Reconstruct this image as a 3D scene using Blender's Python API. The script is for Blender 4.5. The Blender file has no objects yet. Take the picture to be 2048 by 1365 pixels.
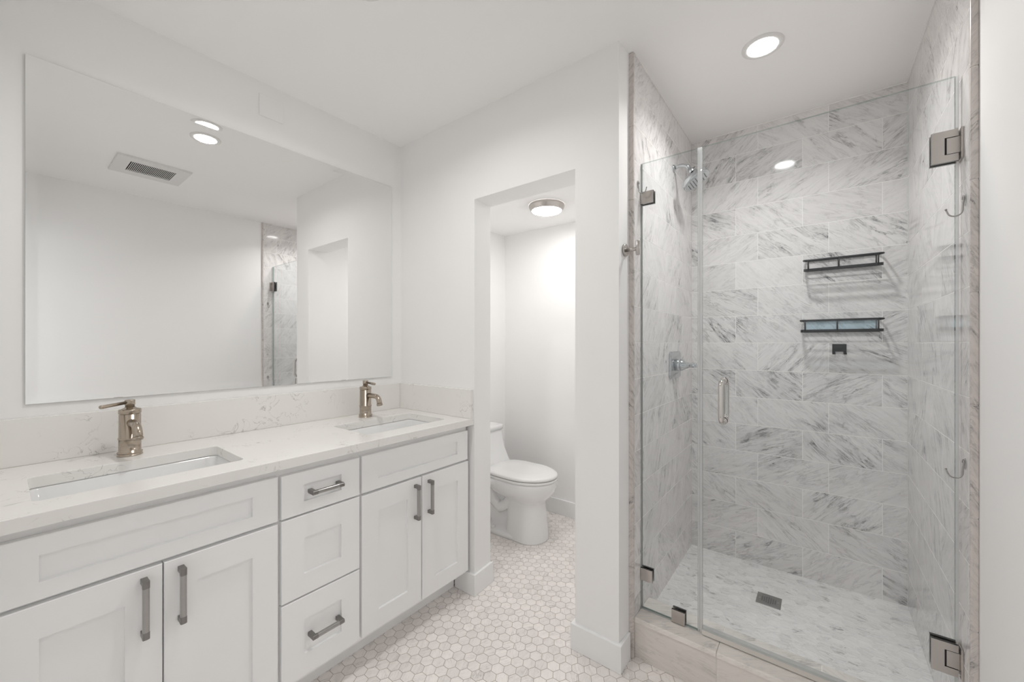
import bpy, bmesh, math, random
from math import sin, cos, pi, radians
from mathutils import Vector, Matrix
random.seed(7)
C = bpy.context.scene.collection
SC = bpy.context.scene

# ------------------------------------------------------------------ camera
FPX, YAW, HOR, EYE = 793.21, 37.682, 687.67, 1.268
cam_d = bpy.data.cameras.new('camera')
cam = bpy.data.objects.new('camera', cam_d)
C.objects.link(cam)
cam.location = (0, 0, EYE)
cam.rotation_euler = (pi/2, 0, radians(YAW) - pi/2)
cam_d.sensor_width = 36.0
cam_d.lens = FPX/2048*36.0
cam_d.shift_y = (HOR - 682.5)/2048
cam_d.clip_start = 0.01
SC.camera = cam

# ------------------------------------------------------------------ world, exposure
world = bpy.data.worlds.new('world')
SC.world = world
world.use_nodes = True
bg = world.node_tree.nodes['Background']
bg.inputs[0].default_value = (0.9, 0.95, 1.0, 1)
bg.inputs[1].default_value = 0.3
vs = SC.view_settings
vs.view_transform = 'Standard'
vs.look = 'None'
vs.gamma = 1.0
vs.use_curve_mapping = False
vs.exposure = 0.0
LAMP_MAIN = 35.0        # radiance of the two recessed lenses
BEAM_MAIN, BEAM_SHOWER = 5.0, 5.0   # watts of their downward beams
LAMP_SHOWER = 35.0
LAMP_TOILET = 52.0
FILL_HALL = 16.0  # unseen hallway lamp, added for fill
FILL_WINDOW = 3.1          # glowing hallway window, unseen, added for soft fill
try:
    cy = SC.cycles
    cy.max_bounces = 16
    cy.diffuse_bounces = 8
    cy.glossy_bounces = 8
    cy.transparent_max_bounces = 24
    cy.sample_clamp_indirect = 6.0
    cy.caustics_refractive = False
    cy.blur_glossy = 0.5
    cy.use_denoising = True
except Exception:
    pass

# ------------------------------------------------------------------ dimensions (metres)
H = 2.44                    # main ceiling
XD, YV = 1.4677, 1.9718     # doorway wall face, vanity wall face
XB = -0.03                  # wall behind the camera
YP = 0.611                  # end of the pilaster
YDL, YDR, ZD = 1.3726, 0.8009, 1.9967
XIN = 1.612                 # toilet-room side of the doorway wall
XT, YT, ZT = 2.5557, 2.047, 2.151   # toilet room
XS, YSL, YSR = 2.4845, 0.588, -0.317  # tiled shower faces
XTE = 1.565                 # outer edge of the shower tile
YR = -0.331                 # right wall face
ZS = 0.09                   # shower floor
GX = 1.645                  # glass plane
YC, ZC = 1.378, 0.889       # counter front, counter top
YF = 1.398                  # cabinet fronts

# ------------------------------------------------------------------ materials
def new_mat(name):
    m = bpy.data.materials.new(name)
    m.use_nodes = True
    nt = m.node_tree
    for n in list(nt.nodes):
        nt.nodes.remove(n)
    out = nt.nodes.new('ShaderNodeOutputMaterial')
    return m, nt, out

def principled(name, col, rough=0.5, metal=0.0, spec=0.5, noise=0.0, nscale=30.0, bump=0.0, coat=0.0):
    m, nt, out = new_mat(name)
    p = nt.nodes.new('ShaderNodeBsdfPrincipled')
    p.inputs['Base Color'].default_value = (*col, 1)
    p.inputs['Roughness'].default_value = rough
    p.inputs['Metallic'].default_value = metal
    p.inputs['Specular IOR Level'].default_value = spec
    p.inputs['Coat Weight'].default_value = coat
    if noise or bump:
        tc = nt.nodes.new('ShaderNodeTexCoord')
        nz = nt.nodes.new('ShaderNodeTexNoise')
        nz.inputs['Scale'].default_value = nscale
        nz.inputs['Detail'].default_value = 4
        nt.links.new(tc.outputs['Object'], nz.inputs['Vector'])
        if noise:
            mx = nt.nodes.new('ShaderNodeMix')
            mx.data_type = 'RGBA'
            mx.inputs[6].default_value = (*[c*(1-noise) for c in col], 1)
            mx.inputs[7].default_value = (*[min(1, c*(1+noise)) for c in col], 1)
            nt.links.new(nz.outputs['Fac'], mx.inputs[0])
            nt.links.new(mx.outputs[2], p.inputs['Base Color'])
        if bump:
            b = nt.nodes.new('ShaderNodeBump')
            b.inputs['Strength'].default_value = bump
            b.inputs['Distance'].default_value = 0.002
            nt.links.new(nz.outputs['Fac'], b.inputs['Height'])
            nt.links.new(b.outputs['Normal'], p.inputs['Normal'])
    nt.links.new(p.outputs[0], out.inputs[0])
    return m

def emission(name, col, strength):
    m, nt, out = new_mat(name)
    e = nt.nodes.new('ShaderNodeEmission')
    e.inputs[0].default_value = (*col, 1)
    e.inputs[1].default_value = strength
    nt.links.new(e.outputs[0], out.inputs[0])
    return m

def glass(name, tint, refl=0.04, haze=0.0):
    """clear sheet: tinted transmission plus Schlick reflection on both faces"""
    m, nt, out = new_mat(name)
    N = nt.nodes.new
    lw = N('ShaderNodeLayerWeight')
    pw = N('ShaderNodeMath'); pw.operation = 'POWER'; pw.inputs[1].default_value = 5
    ml = N('ShaderNodeMath'); ml.operation = 'MULTIPLY_ADD'
    ml.inputs[1].default_value = 1-refl; ml.inputs[2].default_value = refl
    nt.links.new(lw.outputs['Facing'], pw.inputs[0])
    nt.links.new(pw.outputs[0], ml.inputs[0])
    tr = N('ShaderNodeBsdfTransparent'); tr.inputs[0].default_value = (*tint, 1)
    gl = N('ShaderNodeBsdfGlossy'); gl.inputs['Roughness'].default_value = 0.0
    mx = N('ShaderNodeMixShader')
    nt.links.new(ml.outputs[0], mx.inputs[0])
    src = tr.outputs[0]
    if haze:
        df = N('ShaderNodeBsdfDiffuse'); df.inputs[0].default_value = (0.85, 0.86, 0.87, 1)
        tl = N('ShaderNodeBsdfTranslucent'); tl.inputs[0].default_value = (0.85, 0.86, 0.87, 1)
        ad = N('ShaderNodeMixShader'); ad.inputs[0].default_value = 0.5
        nt.links.new(df.outputs[0], ad.inputs[1]); nt.links.new(tl.outputs[0], ad.inputs[2])
        m2 = N('ShaderNodeMixShader'); m2.inputs[0].default_value = haze
        nt.links.new(tr.outputs[0], m2.inputs[1]); nt.links.new(ad.outputs[0], m2.inputs[2])
        src = m2.outputs[0]
    nt.links.new(src, mx.inputs[1])
    nt.links.new(gl.outputs[0], mx.inputs[2])
    nt.links.new(mx.outputs[0], out.inputs[0])
    return m

def marble(name, axes, base=(0.85, 0.825, 0.815), vein=(0.13, 0.13, 0.135), scale=1.0, angle=38.0,
           strength=1.0, rough=0.075, var=0.04, island=True):
    """veined stone; every loose tile of a mesh gets its own cut of the pattern"""
    m, nt, out = new_mat(name)
    N = nt.nodes.new
    L = nt.links.new
    def math_(op, a, b=None, c=None, clamp=False):
        n = N('ShaderNodeMath'); n.operation = op; n.use_clamp = clamp
        for i, v in enumerate((a, b, c)):
            if v is None: continue
            if isinstance(v, (int, float)): n.inputs[i].default_value = v
            else: L(v, n.inputs[i])
        return n.outputs[0]
    tc = N('ShaderNodeTexCoord')
    sp = N('ShaderNodeSeparateXYZ'); L(tc.outputs['Object'], sp.inputs[0])
    u = sp.outputs['XYZ'.index(axes[0])]; v = sp.outputs['XYZ'.index(axes[1])]
    if len(axes) > 2: v = math_('ADD', v, sp.outputs['XYZ'.index(axes[2])])
    if island:
        ge = N('ShaderNodeNewGeometry'); r = ge.outputs['Random Per Island']
    else:
        vl = N('ShaderNodeValue'); vl.outputs[0].default_value = 0.2; r = vl.outputs[0]
    wn = N('ShaderNodeTexWhiteNoise'); wn.noise_dimensions = '1D'; L(r, wn.inputs['W'])
    sc_ = N('ShaderNodeSeparateColor'); L(wn.outputs['Color'], sc_.inputs[0])
    r1, r2, r3 = sc_.outputs
    # flip half of the tiles, then turn by angle +- jitter
    flip = math_('SUBTRACT', math_('MULTIPLY', math_('GREATER_THAN', r1, 0.42), 2.0), 1.0)
    uf = math_('MULTIPLY', u, flip)
    ang = math_('ADD', radians(angle), math_('MULTIPLY', math_('SUBTRACT', r2, 0.5), 0.5))
    ca, sa = math_('COSINE', ang), math_('SINE', ang)
    along = math_('ADD', math_('MULTIPLY', uf, ca), math_('MULTIPLY', v, sa))
    across = math_('SUBTRACT', math_('MULTIPLY', v, ca), math_('MULTIPLY', uf, sa))
    cb = N('ShaderNodeCombineXYZ')
    L(math_('MULTIPLY', along, 4.6*scale), cb.inputs[0])
    L(math_('MULTIPLY', across, 24.0*scale), cb.inputs[1])
    L(math_('MULTIPLY', r, 97.0), cb.inputs[2])
    def noise(vec, s, d, dist=0.0, ro=0.6):
        n = N('ShaderNodeTexNoise'); n.inputs['Scale'].default_value = s
        n.inputs['Detail'].default_value = d; n.inputs['Distortion'].default_value = dist
        n.inputs['Roughness'].default_value = ro
        L(vec, n.inputs['Vector']); return n.outputs['Fac']
    def ridge(f, w):
        a = math_('ABSOLUTE', math_('SUBTRACT', f, 0.5))
        return math_('SUBTRACT', 1.0, math_('DIVIDE', a, w), clamp=True)
    n1 = noise(cb.outputs[0], 0.55, 10, 0.6, 0.64)
    n2 = noise(cb.outputs[0], 1.5, 8, 0.5, 0.66)
    n3 = noise(cb.outputs[0], 0.34, 3, 0.4)
    n4 = noise(cb.outputs[0], 1.1, 6, 0.3, 0.68)
    n5 = noise(tc.outputs['Object'], 15.0*scale, 4, 0.4)
    mask = math_('MULTIPLY', math_('SUBTRACT', n3, 0.45), 5.0, clamp=True)
    brk = math_('MULTIPLY', math_('SUBTRACT', n5, 0.40), 5.0, clamp=True)
    thin = math_('MULTIPLY', math_('MULTIPLY', ridge(n1, 0.024), mask), brk)
    fine = math_('MULTIPLY', math_('POWER', ridge(n2, 0.045), 1.2), math_('ADD', 0.14, math_('MULTIPLY', brk, 0.30)))
    soft = math_('MULTIPLY', math_('POWER', ridge(n1, 0.13), 1.4), math_('ADD', 0.06, math_('MULTIPLY', mask, 0.17)))
    cloud = math_('MULTIPLY', math_('SUBTRACT', n4, 0.44), 0.50, clamp=True)
    fac = math_('ADD', math_('ADD', math_('MULTIPLY', thin, 1.1), fine), math_('ADD', soft, cloud))
    lvl = math_('ADD', 0.42, math_('MULTIPLY', r3, 0.62))
    fac = math_('MULTIPLY', math_('MULTIPLY', fac, lvl), strength, clamp=True)
    mx = N('ShaderNodeMix'); mx.data_type = 'RGBA'
    mx.inputs[6].default_value = (*base, 1); mx.inputs[7].default_value = (*vein, 1)
    L(fac, mx.inputs[0])
    hs = N('ShaderNodeHueSaturation')
    L(mx.outputs[2], hs.inputs['Color'])
    L(math_('ADD', 1.0-var, math_('MULTIPLY', r2, 2*var)), hs.inputs['Value'])
    p = N('ShaderNodeBsdfPrincipled')
    L(hs.outputs[0], p.inputs['Base Color'])
    p.inputs['Roughness'].default_value = rough
    L(p.outputs[0], out.inputs[0])
    return m

def quartz(name):
    m, nt, out = new_mat(name)
    N = nt.nodes.new; L = nt.links.new
    tc = N('ShaderNodeTexCoord')
    def noise(s, d, dist):
        n = N('ShaderNodeTexNoise'); n.inputs['Scale'].default_value = s
        n.inputs['Detail'].default_value = d; n.inputs['Distortion'].default_value = dist
        L(tc.outputs['Object'], n.inputs['Vector']); return n.outputs['Fac']
    def mth(op, a, b, clamp=False):
        n = N('ShaderNodeMath'); n.operation = op; n.use_clamp = clamp
        for i, v in enumerate((a, b)):
            if isinstance(v, (int, float)): n.inputs[i].default_value = v
            else: L(v, n.inputs[i])
        return n.outputs[0]
    a = mth('ABSOLUTE', mth('SUBTRACT', noise(14, 4, 1.3), 0.5), 0)
    rid = mth('SUBTRACT', 1.0, mth('DIVIDE', a, 0.014), True)
    mask = mth('MULTIPLY', mth('SUBTRACT', noise(8, 2, 0.5), 0.525), 9, True)
    f = mth('MULTIPLY', mth('MULTIPLY', rid, mask), 0.55)
    f2 = mth('MULTIPLY', mth('SUBTRACT', noise(3, 3, 0), 0.35), 0.14, True)
    fac = mth('ADD', f, f2, True)
    mx = N('ShaderNodeMix'); mx.data_type = 'RGBA'
    mx.inputs[6].default_value = (0.885, 0.872, 0.85, 1)
    mx.inputs[7].default_value = (0.36, 0.34, 0.32, 1)
    L(fac, mx.inputs[0])
    p = N('ShaderNodeBsdfPrincipled'); p.inputs['Roughness'].default_value = 0.22
    L(mx.outputs[2], p.inputs['Base Color']); L(p.outputs[0], out.inputs[0])
    return m

M = {}
M['paint'] = principled('white_wall_paint', (0.925, 0.922, 0.918), 0.55, noise=0.01, nscale=4, bump=0.03)
M['ceiling'] = principled('ceiling_paint', (0.96, 0.955, 0.948), 0.8, noise=0.008, nscale=3)
M['trim'] = principled('baseboard_paint', (0.91, 0.915, 0.915), 0.35)
M['cab'] = principled('cabinet_lacquer', (0.925, 0.928, 0.928), 0.32, noise=0.006, nscale=6)
M['quartz'] = quartz('quartz_counter')
M['porcelain'] = principled('porcelain', (0.87, 0.875, 0.875), 0.08, coat=0.3)
M['seatplastic'] = principled('seat_plastic', (0.86, 0.86, 0.855), 0.16)
M['marble_yz'] = marble('marble_tile_back', 'YZ')
M['marble_xz'] = marble('marble_tile_side', 'XZ', strength=0.85, angle=55)
M['marble_trim'] = marble('marble_trim_strip', 'YZX', base=(0.70, 0.645, 0.615), strength=1.1, scale=2.0, angle=60, rough=0.32)
M['marble_curb'] = marble('marble_curb', 'YXZ', base=(0.80, 0.755, 0.71), strength=0.40, scale=0.9, angle=20, rough=0.22)
M['hex'] = marble('marble_hex', 'XY', base=(0.92, 0.875, 0.85), vein=(0.33, 0.31, 0.30), scale=2.1, strength=0.62, angle=30, rough=0.24, var=0.055)
M['hex_shower'] = marble('marble_hex_shower', 'YX', base=(0.89, 0.875, 0.865), vein=(0.28, 0.28, 0.285), scale=1.7, strength=0.85, angle=12, rough=0.24, var=0.04)
M['grout_wall'] = principled('grout_white', (0.91, 0.89, 0.87), 0.8)
M['grout_floor'] = principled('grout_taupe', (0.46, 0.405, 0.36), 0.85, noise=0.06, nscale=20)
M['grout_shower'] = principled('grout_pale', (0.86, 0.84, 0.82), 0.8)
M['mirror'] = principled('mirror_silver', (0.925, 0.925, 0.92), 0.0, metal=1.0)
M['mirror_back'] = principled('mirror_edge', (0.28, 0.28, 0.27), 0.4, metal=0.4)
M['nickel'] = principled('brushed_nickel_warm', (0.45, 0.39, 0.325), 0.22, metal=1.0, noise=0.05, nscale=60)
M['steel'] = principled('satin_steel', (0.42, 0.41, 0.40), 0.30, metal=1.0, noise=0.05, nscale=80)
M['steel_dark'] = principled('satin_steel_dark', (0.27, 0.26, 0.25), 0.34, metal=1.0, noise=0.05, nscale=80)
M['side_dark_reflection'] = principled('side_dark_reflection', (0.10, 0.10, 0.10), 0.2, metal=1.0)  # dark tone painted in place of a dark hall reflected in polished sides
M['chrome'] = principled('chrome', (0.60, 0.62, 0.635), 0.07, metal=1.0)
M['nickel_polished'] = principled('polished_nickel', (0.68, 0.655, 0.63), 0.08, metal=1.0)
M['brushed'] = principled('brushed_steel', (0.54, 0.51, 0.485), 0.27, metal=1.0, noise=0.04, nscale=70)
M['black'] = principled('black_metal', (0.012, 0.012, 0.014), 0.35)
M['dark'] = principled('dark_gap', (0.02, 0.02, 0.02), 0.8)
M['gasket'] = principled('grey_gasket', (0.46, 0.47, 0.46), 0.5)
M['drainmetal'] = principled('drain_steel', (0.33, 0.33, 0.32), 0.38, metal=0.9)
M['plasticwhite'] = principled('white_plastic', (0.82, 0.815, 0.80), 0.4)
M['ventwhite'] = principled('vent_white', (0.80, 0.795, 0.785), 0.45)
M['rubbergrey'] = principled('nozzle_rubber', (0.06, 0.06, 0.065), 0.5)
M['headface'] = principled('shower_face', (0.55, 0.57, 0.58), 0.22, metal=0.7)
M['glass'] = glass('shower_glass', (0.966, 0.982, 0.988), refl=0.022)
M['glass_edge'] = glass('glass_edge_green', (0.66, 0.74, 0.71), 0.08)
M['seal'] = glass('clear_seal', (0.965, 0.97, 0.975), 0.06, haze=0.40)
M['seal_sweep'] = principled('sweep_vinyl', (0.60, 0.565, 0.52), 0.25)
M['clearpad'] = glass('clear_pad', (0.93, 0.93, 0.93), 0.08, haze=0.08)
M['bluefilm'] = glass('pale_blue_film', (0.83, 0.94, 0.99), 0.05, haze=0.08)
M['lamp_main'] = emission('lamp_lens_main', (1.0, 0.985, 0.965), LAMP_MAIN)
M['lamp_shower'] = emission('lamp_lens_shower', (1.0, 0.985, 0.965), LAMP_SHOWER)
M['lamp_toilet'] = emission('lamp_lens_toilet', (1.0, 0.98, 0.96), LAMP_TOILET)
M['hall_fill'] = emission('hall_fill_lens', (1.0, 0.97, 0.94), FILL_HALL)  # lens of the added hallway fill lamp
M['window_fill'] = emission('window_fill_pane', (0.95, 0.98, 1.0), FILL_WINDOW)  # glowing pane of the added window
M['hallfloor'] = principled('hall_carpet', (0.55, 0.52, 0.49), 0.9, noise=0.1, nscale=120)

# ------------------------------------------------------------------ mesh helpers
def BM():
    return bmesh.new()

def quad_faces(bm, vs_, faces, mi=0):
    v = [bm.verts.new(p) for p in vs_]
    for f in faces:
        try:
            fc = bm.faces.new([v[i] for i in f]); fc.material_index = mi
        except ValueError:
            pass
    return v

BOXF = [(0, 3, 2, 1), (4, 5, 6, 7), (0, 1, 5, 4), (1, 2, 6, 5), (2, 3, 7, 6), (3, 0, 4, 7)]
def box(bm, x0, x1, y0, y1, z0, z1, mi=0):
    x0, x1 = min(x0, x1), max(x0, x1); y0, y1 = min(y0, y1), max(y0, y1); z0, z1 = min(z0, z1), max(z0, z1)
    return quad_faces(bm, [(x0, y0, z0), (x1, y0, z0), (x1, y1, z0), (x0, y1, z0),
                           (x0, y0, z1), (x1, y0, z1), (x1, y1, z1), (x0, y1, z1)], BOXF, mi)

def prism(bm, poly, z0, z1, mi=0):
    n = len(poly)
    a = sum(poly[i][0]*poly[(i+1) % n][1]-poly[(i+1) % n][0]*poly[i][1] for i in range(n))
    if a < 0: poly = poly[::-1]
    vb = [bm.verts.new((p[0], p[1], z0)) for p in poly]
    vt = [bm.verts.new((p[0], p[1], z1)) for p in poly]
    bm.faces.new(vb[::-1]).material_index = mi
    bm.faces.new(vt).material_index = mi
    for i in range(n):
        j = (i+1) % n
        bm.faces.new((vb[i], vb[j], vt[j], vt[i])).material_index = mi

def loft(bm, rings, cap0=True, cap1=True, mi=0, smooth=True):
    vr = [[bm.verts.new(p) for p in r] for r in rings]
    n = len(vr[0])
    for a, b in zip(vr, vr[1:]):
        for i in range(n):
            j = (i+1) % n
            f = bm.faces.new((a[i], a[j], b[j], b[i])); f.smooth = smooth; f.material_index = mi
    if cap0:
        f = bm.faces.new(vr[0][::-1]); f.material_index = mi
    if cap1:
        f = bm.faces.new(vr[-1]); f.material_index = mi
    return vr

def frame(d):
    d = Vector(d).normalized()
    up = Vector((0, 0, 1)) if abs(d.z) < 0.95 else Vector((1, 0, 0))
    a = d.cross(up).normalized()
    return a, a.cross(d).normalized()

def lathe(bm, origin, axis, prof, seg=32, mi=0, cap=True):
    """prof = [(distance along the axis, radius)]; smooth shaded, hard steps kept by close rings"""
    o, ax = Vector(origin), Vector(axis).normalized()
    a, b = frame(ax)
    rings = []
    for d, r in prof:
        rings.append([o + ax*d + (a*cos(2*pi*i/seg) + b*sin(2*pi*i/seg))*max(r, 1e-5) for i in range(seg)])
    loft(bm, rings, cap, cap, mi)

def tube(bm, pts, r, seg=12, mi=0, closed=False, caps=True):
    pts = [Vector(p) for p in pts]
    n = len(pts)
    rr = r if isinstance(r, (list, tuple)) else [r]*n
    ts = []
    for i in range(n):
        if closed: t = pts[(i+1) % n]-pts[i-1]
        else: t = pts[min(i+1, n-1)]-pts[max(i-1, 0)]
        ts.append(t.normalized())
    a, b = frame(ts[0])
    rings = []
    for i in range(n):
        a = (a - ts[i]*a.dot(ts[i])).normalized()
        b = ts[i].cross(a)
        rings.append([pts[i] + (a*cos(2*pi*k/seg)+b*sin(2*pi*k/seg))*rr[i] for k in range(seg)])
    if closed:
        rings.append(rings[0])
        loft(bm, rings, False, False, mi)
        bmesh.ops.remove_doubles(bm, verts=bm.verts, dist=1e-6)
    else:
        loft(bm, rings, caps, caps, mi)

def arc(c, r, a0, a1, n, ea, eb):
    c, ea, eb = Vector(c), Vector(ea), Vector(eb)
    return [c + ea*(r*cos(a0+(a1-a0)*i/n)) + eb*(r*sin(a0+(a1-a0)*i/n)) for i in range(n+1)]

def rrect(x0, x1, y0, y1, r, n=5):
    pts = []
    for cx, cy_, a in ((x1-r, y1-r, 0), (x0+r, y1-r, pi/2), (x0+r, y0+r, pi), (x1-r, y0+r, 3*pi/2)):
        for i in range(n+1):
            t = a+pi/2*i/n
            pts.append((cx+r*cos(t), cy_+r*sin(t)))
    return pts

def obj(name, bm, mats, parent=None, bevel=0.0, seg=2, smooth=False, label=None):
    bmesh.ops.recalc_face_normals(bm, faces=bm.faces)
    me = bpy.data.meshes.new(name)
    bm.to_mesh(me); bm.free()
    for m in (mats if isinstance(mats, (list, tuple)) else [mats]):
        me.materials.append(M[m])
    o = bpy.data.objects.new(name, me)
    C.objects.link(o)
    if parent is not None:
        o.parent = parent
        o.matrix_parent_inverse = Matrix.Identity(4)
        # meshes are modelled in world coordinates: bring them into the parent's space
        off = Vector((0, 0, 0)); p = parent
        while p is not None:
            off += Vector(p.location); p = p.parent
        me.transform(Matrix.Translation(-off))
    if bevel:
        b = o.modifiers.new('bevel', 'BEVEL'); b.width = bevel; b.segments = seg
        b.limit_method = 'ANGLE'; b.angle_limit = radians(40)
    if smooth:
        for p_ in me.polygons: p_.use_smooth = True
    if label: o['label'] = label
    return o

def tag(o, label, cat, group=None):
    o['label'] = label; o['category'] = cat
    if group: o['group'] = group
    return o

def thing(name, label, cat, loc, group=None):
    o = bpy.data.objects.new(name, None)
    C.objects.link(o)
    o.location = loc
    o.empty_display_size = 0.05
    return tag(o, label, cat, group)

def struct(name, bm, mats, **k):
    o = obj(name, bm, mats, **k)
    o['kind'] = 'structure'
    return o

def copy_thing(root, delta, label, group=None, turn=0.0):
    r = root.copy(); C.objects.link(r)
    r.location = Vector(root.location) + Vector(delta)
    r.rotation_euler = (0, 0, turn)
    r['label'] = label
    if group: r['group'] = group
    for ch in list(root.children):
        c = ch.copy(); C.objects.link(c); c.parent = r
        for g in list(ch.children):
            d = g.copy(); C.objects.link(d); d.parent = c
    return r

# ================================================================== SETTING
# ---- plain walls
b = BM(); box(b, XB-0.12, XIN, YV, YV+0.10, 0, H); struct('wall_left', b, 'paint')
# doorway wall: left stub (slightly splayed jamb), header, pilaster with the partition to the shower
b = BM()
prism(b, [(XD, YDL), (1.602, 1.3835), (1.602, YV), (XD, YV)], 0, H)
prism(b, [(XD, YDR), (1.617, YDR), (1.602, 1.3835), (XD, YDL)], ZD, H)
prism(b, [(XD, YP), (1.553, 0.606), (XT, 0.606), (XT, 0.70), (XIN, 0.70), (XIN, YDR), (XD, YDR)], 0, H)
struct('wall_back', b, 'paint')
b = BM(); box(b, XB-0.12, XT, YR-0.12, YR, 0, H); struct('wall_right', b, 'paint')
# wall behind the camera with the opening the photographer stands in
b = BM()
box(b, XB-0.12, XB, 0.62, YV, 0, H)
box(b, XB-0.12, XB, YR, -0.24, 0, H)
box(b, XB-0.12, XB, -0.24, 0.62, 2.03, H)
struct('wall_front', b, 'paint')
# toilet room
b = BM(); box(b, XT, XT+0.1, 0.60, YT+0.1, 0, H); struct('wall_toilet_back', b, 'paint')
b = BM(); box(b, XIN, XT, YT, YT+0.1, 0, H); struct('wall_toilet_left', b, 'paint')
# ceilings
b = BM()
box(b, XB-0.12, XT+0.1, YR-0.12, YV+0.1, H, H+0.08)
struct('ceiling', b, 'ceiling')
b = BM(); box(b, XIN-0.03, XT, 0.70, YT, ZT, ZT+0.05); struct('ceiling_toilet', b, 'ceiling')
# wall behind the shower tiles
b = BM(); box(b, 2.4965, XT, YR, 0.606, 0, H); struct('wall_shower_core', b, 'paint')

# hallway the photographer stands in
b = BM()
box(b, -1.75, -1.65, -0.9, 1.4, 0, H)
box(b, -1.65, XB-0.12, -0.9, -0.8, 0, H)
box(b, -1.65, -1.45, 1.3, 1.4, 0, H); box(b, -0.35, XB-0.12, 1.3, 1.4, 0, H)
box(b, -1.45, -0.35, 1.3, 1.4, 0, 0.75); box(b, -1.45, -0.35, 1.3, 1.4, 2.15, H)
box(b, XB-0.13, XB-0.12, -0.8, YR-0.12, 0, H)
struct('wall_hall', b, 'paint')
b = BM(); box(b, -1.65, XB-0.12, -0.8, 1.3, H, H+0.08); struct('ceiling_hall', b, 'ceiling')
b = BM(); box(b, -1.75, XB, -0.9, 1.4, -0.06, -0.002); struct('floor_hall', b, 'hallfloor')

b = BM(); box(b, -1.45, -0.35, 1.355, 1.37, 0.75, 2.15, 1)  # unseen window added to send soft fill through the opening
for xa, xb in ((-1.45, -1.40), (-0.40, -0.35), (-0.925, -0.875)): box(b, xa, xb, 1.31, 1.39, 0.75, 2.15, 0)
for za, zb in ((0.75, 0.80), (2.10, 2.15)): box(b, -1.44, -0.36, 1.311, 1.389, za, zb, 0)
struct('added_fill_window', b, ['trim', 'window_fill'])

# ---- hexagon mosaic floors
PITCH = 0.0477
def hex_floor(bm, x0, x1, y0, y1, z, skip, zfun=None, grout=0.0021, o=(1.1418, 1.1543)):
    rad = (PITCH-grout)/math.sqrt(3)
    dy = PITCH*math.sqrt(3)/2
    for j in range(int((y0-o[1])/dy)-1, int((y1-o[1])/dy)+2):
        yc = o[1]+j*dy
        off = (j % 2)*PITCH/2
        for i in range(int((x0-o[0])/PITCH)-2, int((x1-o[0])/PITCH)+2):
            xc = o[0]+i*PITCH+off
            if xc < x0-.02 or xc > x1+.02 or yc < y0-.02 or yc > y1+.02: continue
            if skip and skip(xc, yc): continue
            pts = []
            for k in range(6):
                a = radians(30+60*k)
                pts.append((min(max(xc+rad*cos(a), x0), x1), min(max(yc+rad*sin(a), y0), y1)))
            top = [bm.verts.new((p[0], p[1], (zfun(p[0], p[1]) if zfun else z))) for p in pts]
            bot = [bm.verts.new((p[0], p[1], (zfun(p[0], p[1]) if zfun else z)-0.0012)) for p in pts]
            try:
                bm.faces.new(top).material_index = 0
                for k in range(6):
                    bm.faces.new((bot[k], bot[(k+1) % 6], top[(k+1) % 6], top[k])).material_index = 0
            except ValueError:
                pass
b = BM()
hex_floor(b, XB, XT, YR, YT, 0.0, lambda x, y: (x > 1.595 and y < 0.70) or (y > 1.535 and x < 1.47) or (x > 1.49 and x < 1.59 and y > 1.42) or (x > 1.49 and y > .63 and y < .78 and x < 1.6))
box(b, XB, XT+0.05, YR-0.02, YT+0.05, -0.06, -0.0008, 1)
struct('floor', b, ['hex', 'grout_floor'])
# shower floor falls gently to the drain
def sz(x, y):
    d = math.hypot(x-2.17, y-0.18)
    return 0.083 + 0.013*d
b = BM()
hex_floor(b, 1.735, XS+0.004, YSR-0.004, YSL+0.004, ZS, lambda x, y: abs(x-2.168) < 0.035 and abs(y-0.18) < 0.035, sz, grout=0.0020, o=(1.9288, -0.1430))
n = 12
gv = [[b.verts.new((1.735+(XS+.008-1.735)*i/n, YSR-.008+(YSL-YSR+.016)*j/n, sz(1.735+(XS-1.735)*i/n, YSR+(YSL-YSR)*j/n)-0.0007)) for j in range(n+1)] for i in range(n+1)]
for i in range(n):
    for j in range(n):
        b.faces.new((gv[i][j], gv[i+1][j], gv[i+1][j+1], gv[i][j+1])).material_index = 1
struct('floor_shower', b, ['hex_shower', 'grout_shower'])

# ---- marble wall tiles (each tile a loose block over a grout bed)
TP, TW, GR = 0.1478, 0.2967, 0.0028
ZLINES = [0.0] + [0.0941+TP*k for k in range(1, 16)] + [H]
ZLINES = [0.055] + [1.2716+TP*k for k in range(-7, 8)] + [H]
def tile_wall(name, mat, uaxis, u0, u1, plane, nrm, joint_even, joint_odd, thick=0.010):
    bm = BM()
    def bx(ua, ub, za, zb, d0, d1, mi):
        lo, hi = plane+nrm*d0, plane+nrm*d1
        if uaxis == 'X': box(bm, ua, ub, lo, hi, za, zb, mi)
        else: box(bm, lo, hi, ua, ub, za, zb, mi)
    rows = list(zip(ZLINES, ZLINES[1:]))
    nr = len(rows)
    for k, (za, zb) in enumerate(rows):
        ridx = nr-1-k             # counted from the top
        j0 = joint_even if ridx % 2 == 0 else joint_odd
        cuts = [u0]
        u = j0 - math.ceil((j0-u0)/TW)*TW
        while u < u1:
            if u > u0+0.004 and u < u1-0.004: cuts.append(u)
            u += TW
        cuts.append(u1)
        for ua, ub in zip(cuts, cuts[1:]):
            bx(ua+GR/2, ub-GR/2, za+GR/2, zb-GR/2, -thick, 0.0, 0)
    bx(u0, u1, ZLINES[0], H, -thick-0.002, -0.0004, 1)
    return struct(name, bm, [mat, 'grout_wall'])
tile_wall('wall_shower_back', 'marble_yz', 'Y', YSR, YSL, XS, -1, 0.2569, 0.3601)
tile_wall('wall_shower_left', 'marble_xz', 'X', XTE+0.003, XS, YSL, -1, 1.869, 1.979)
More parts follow.
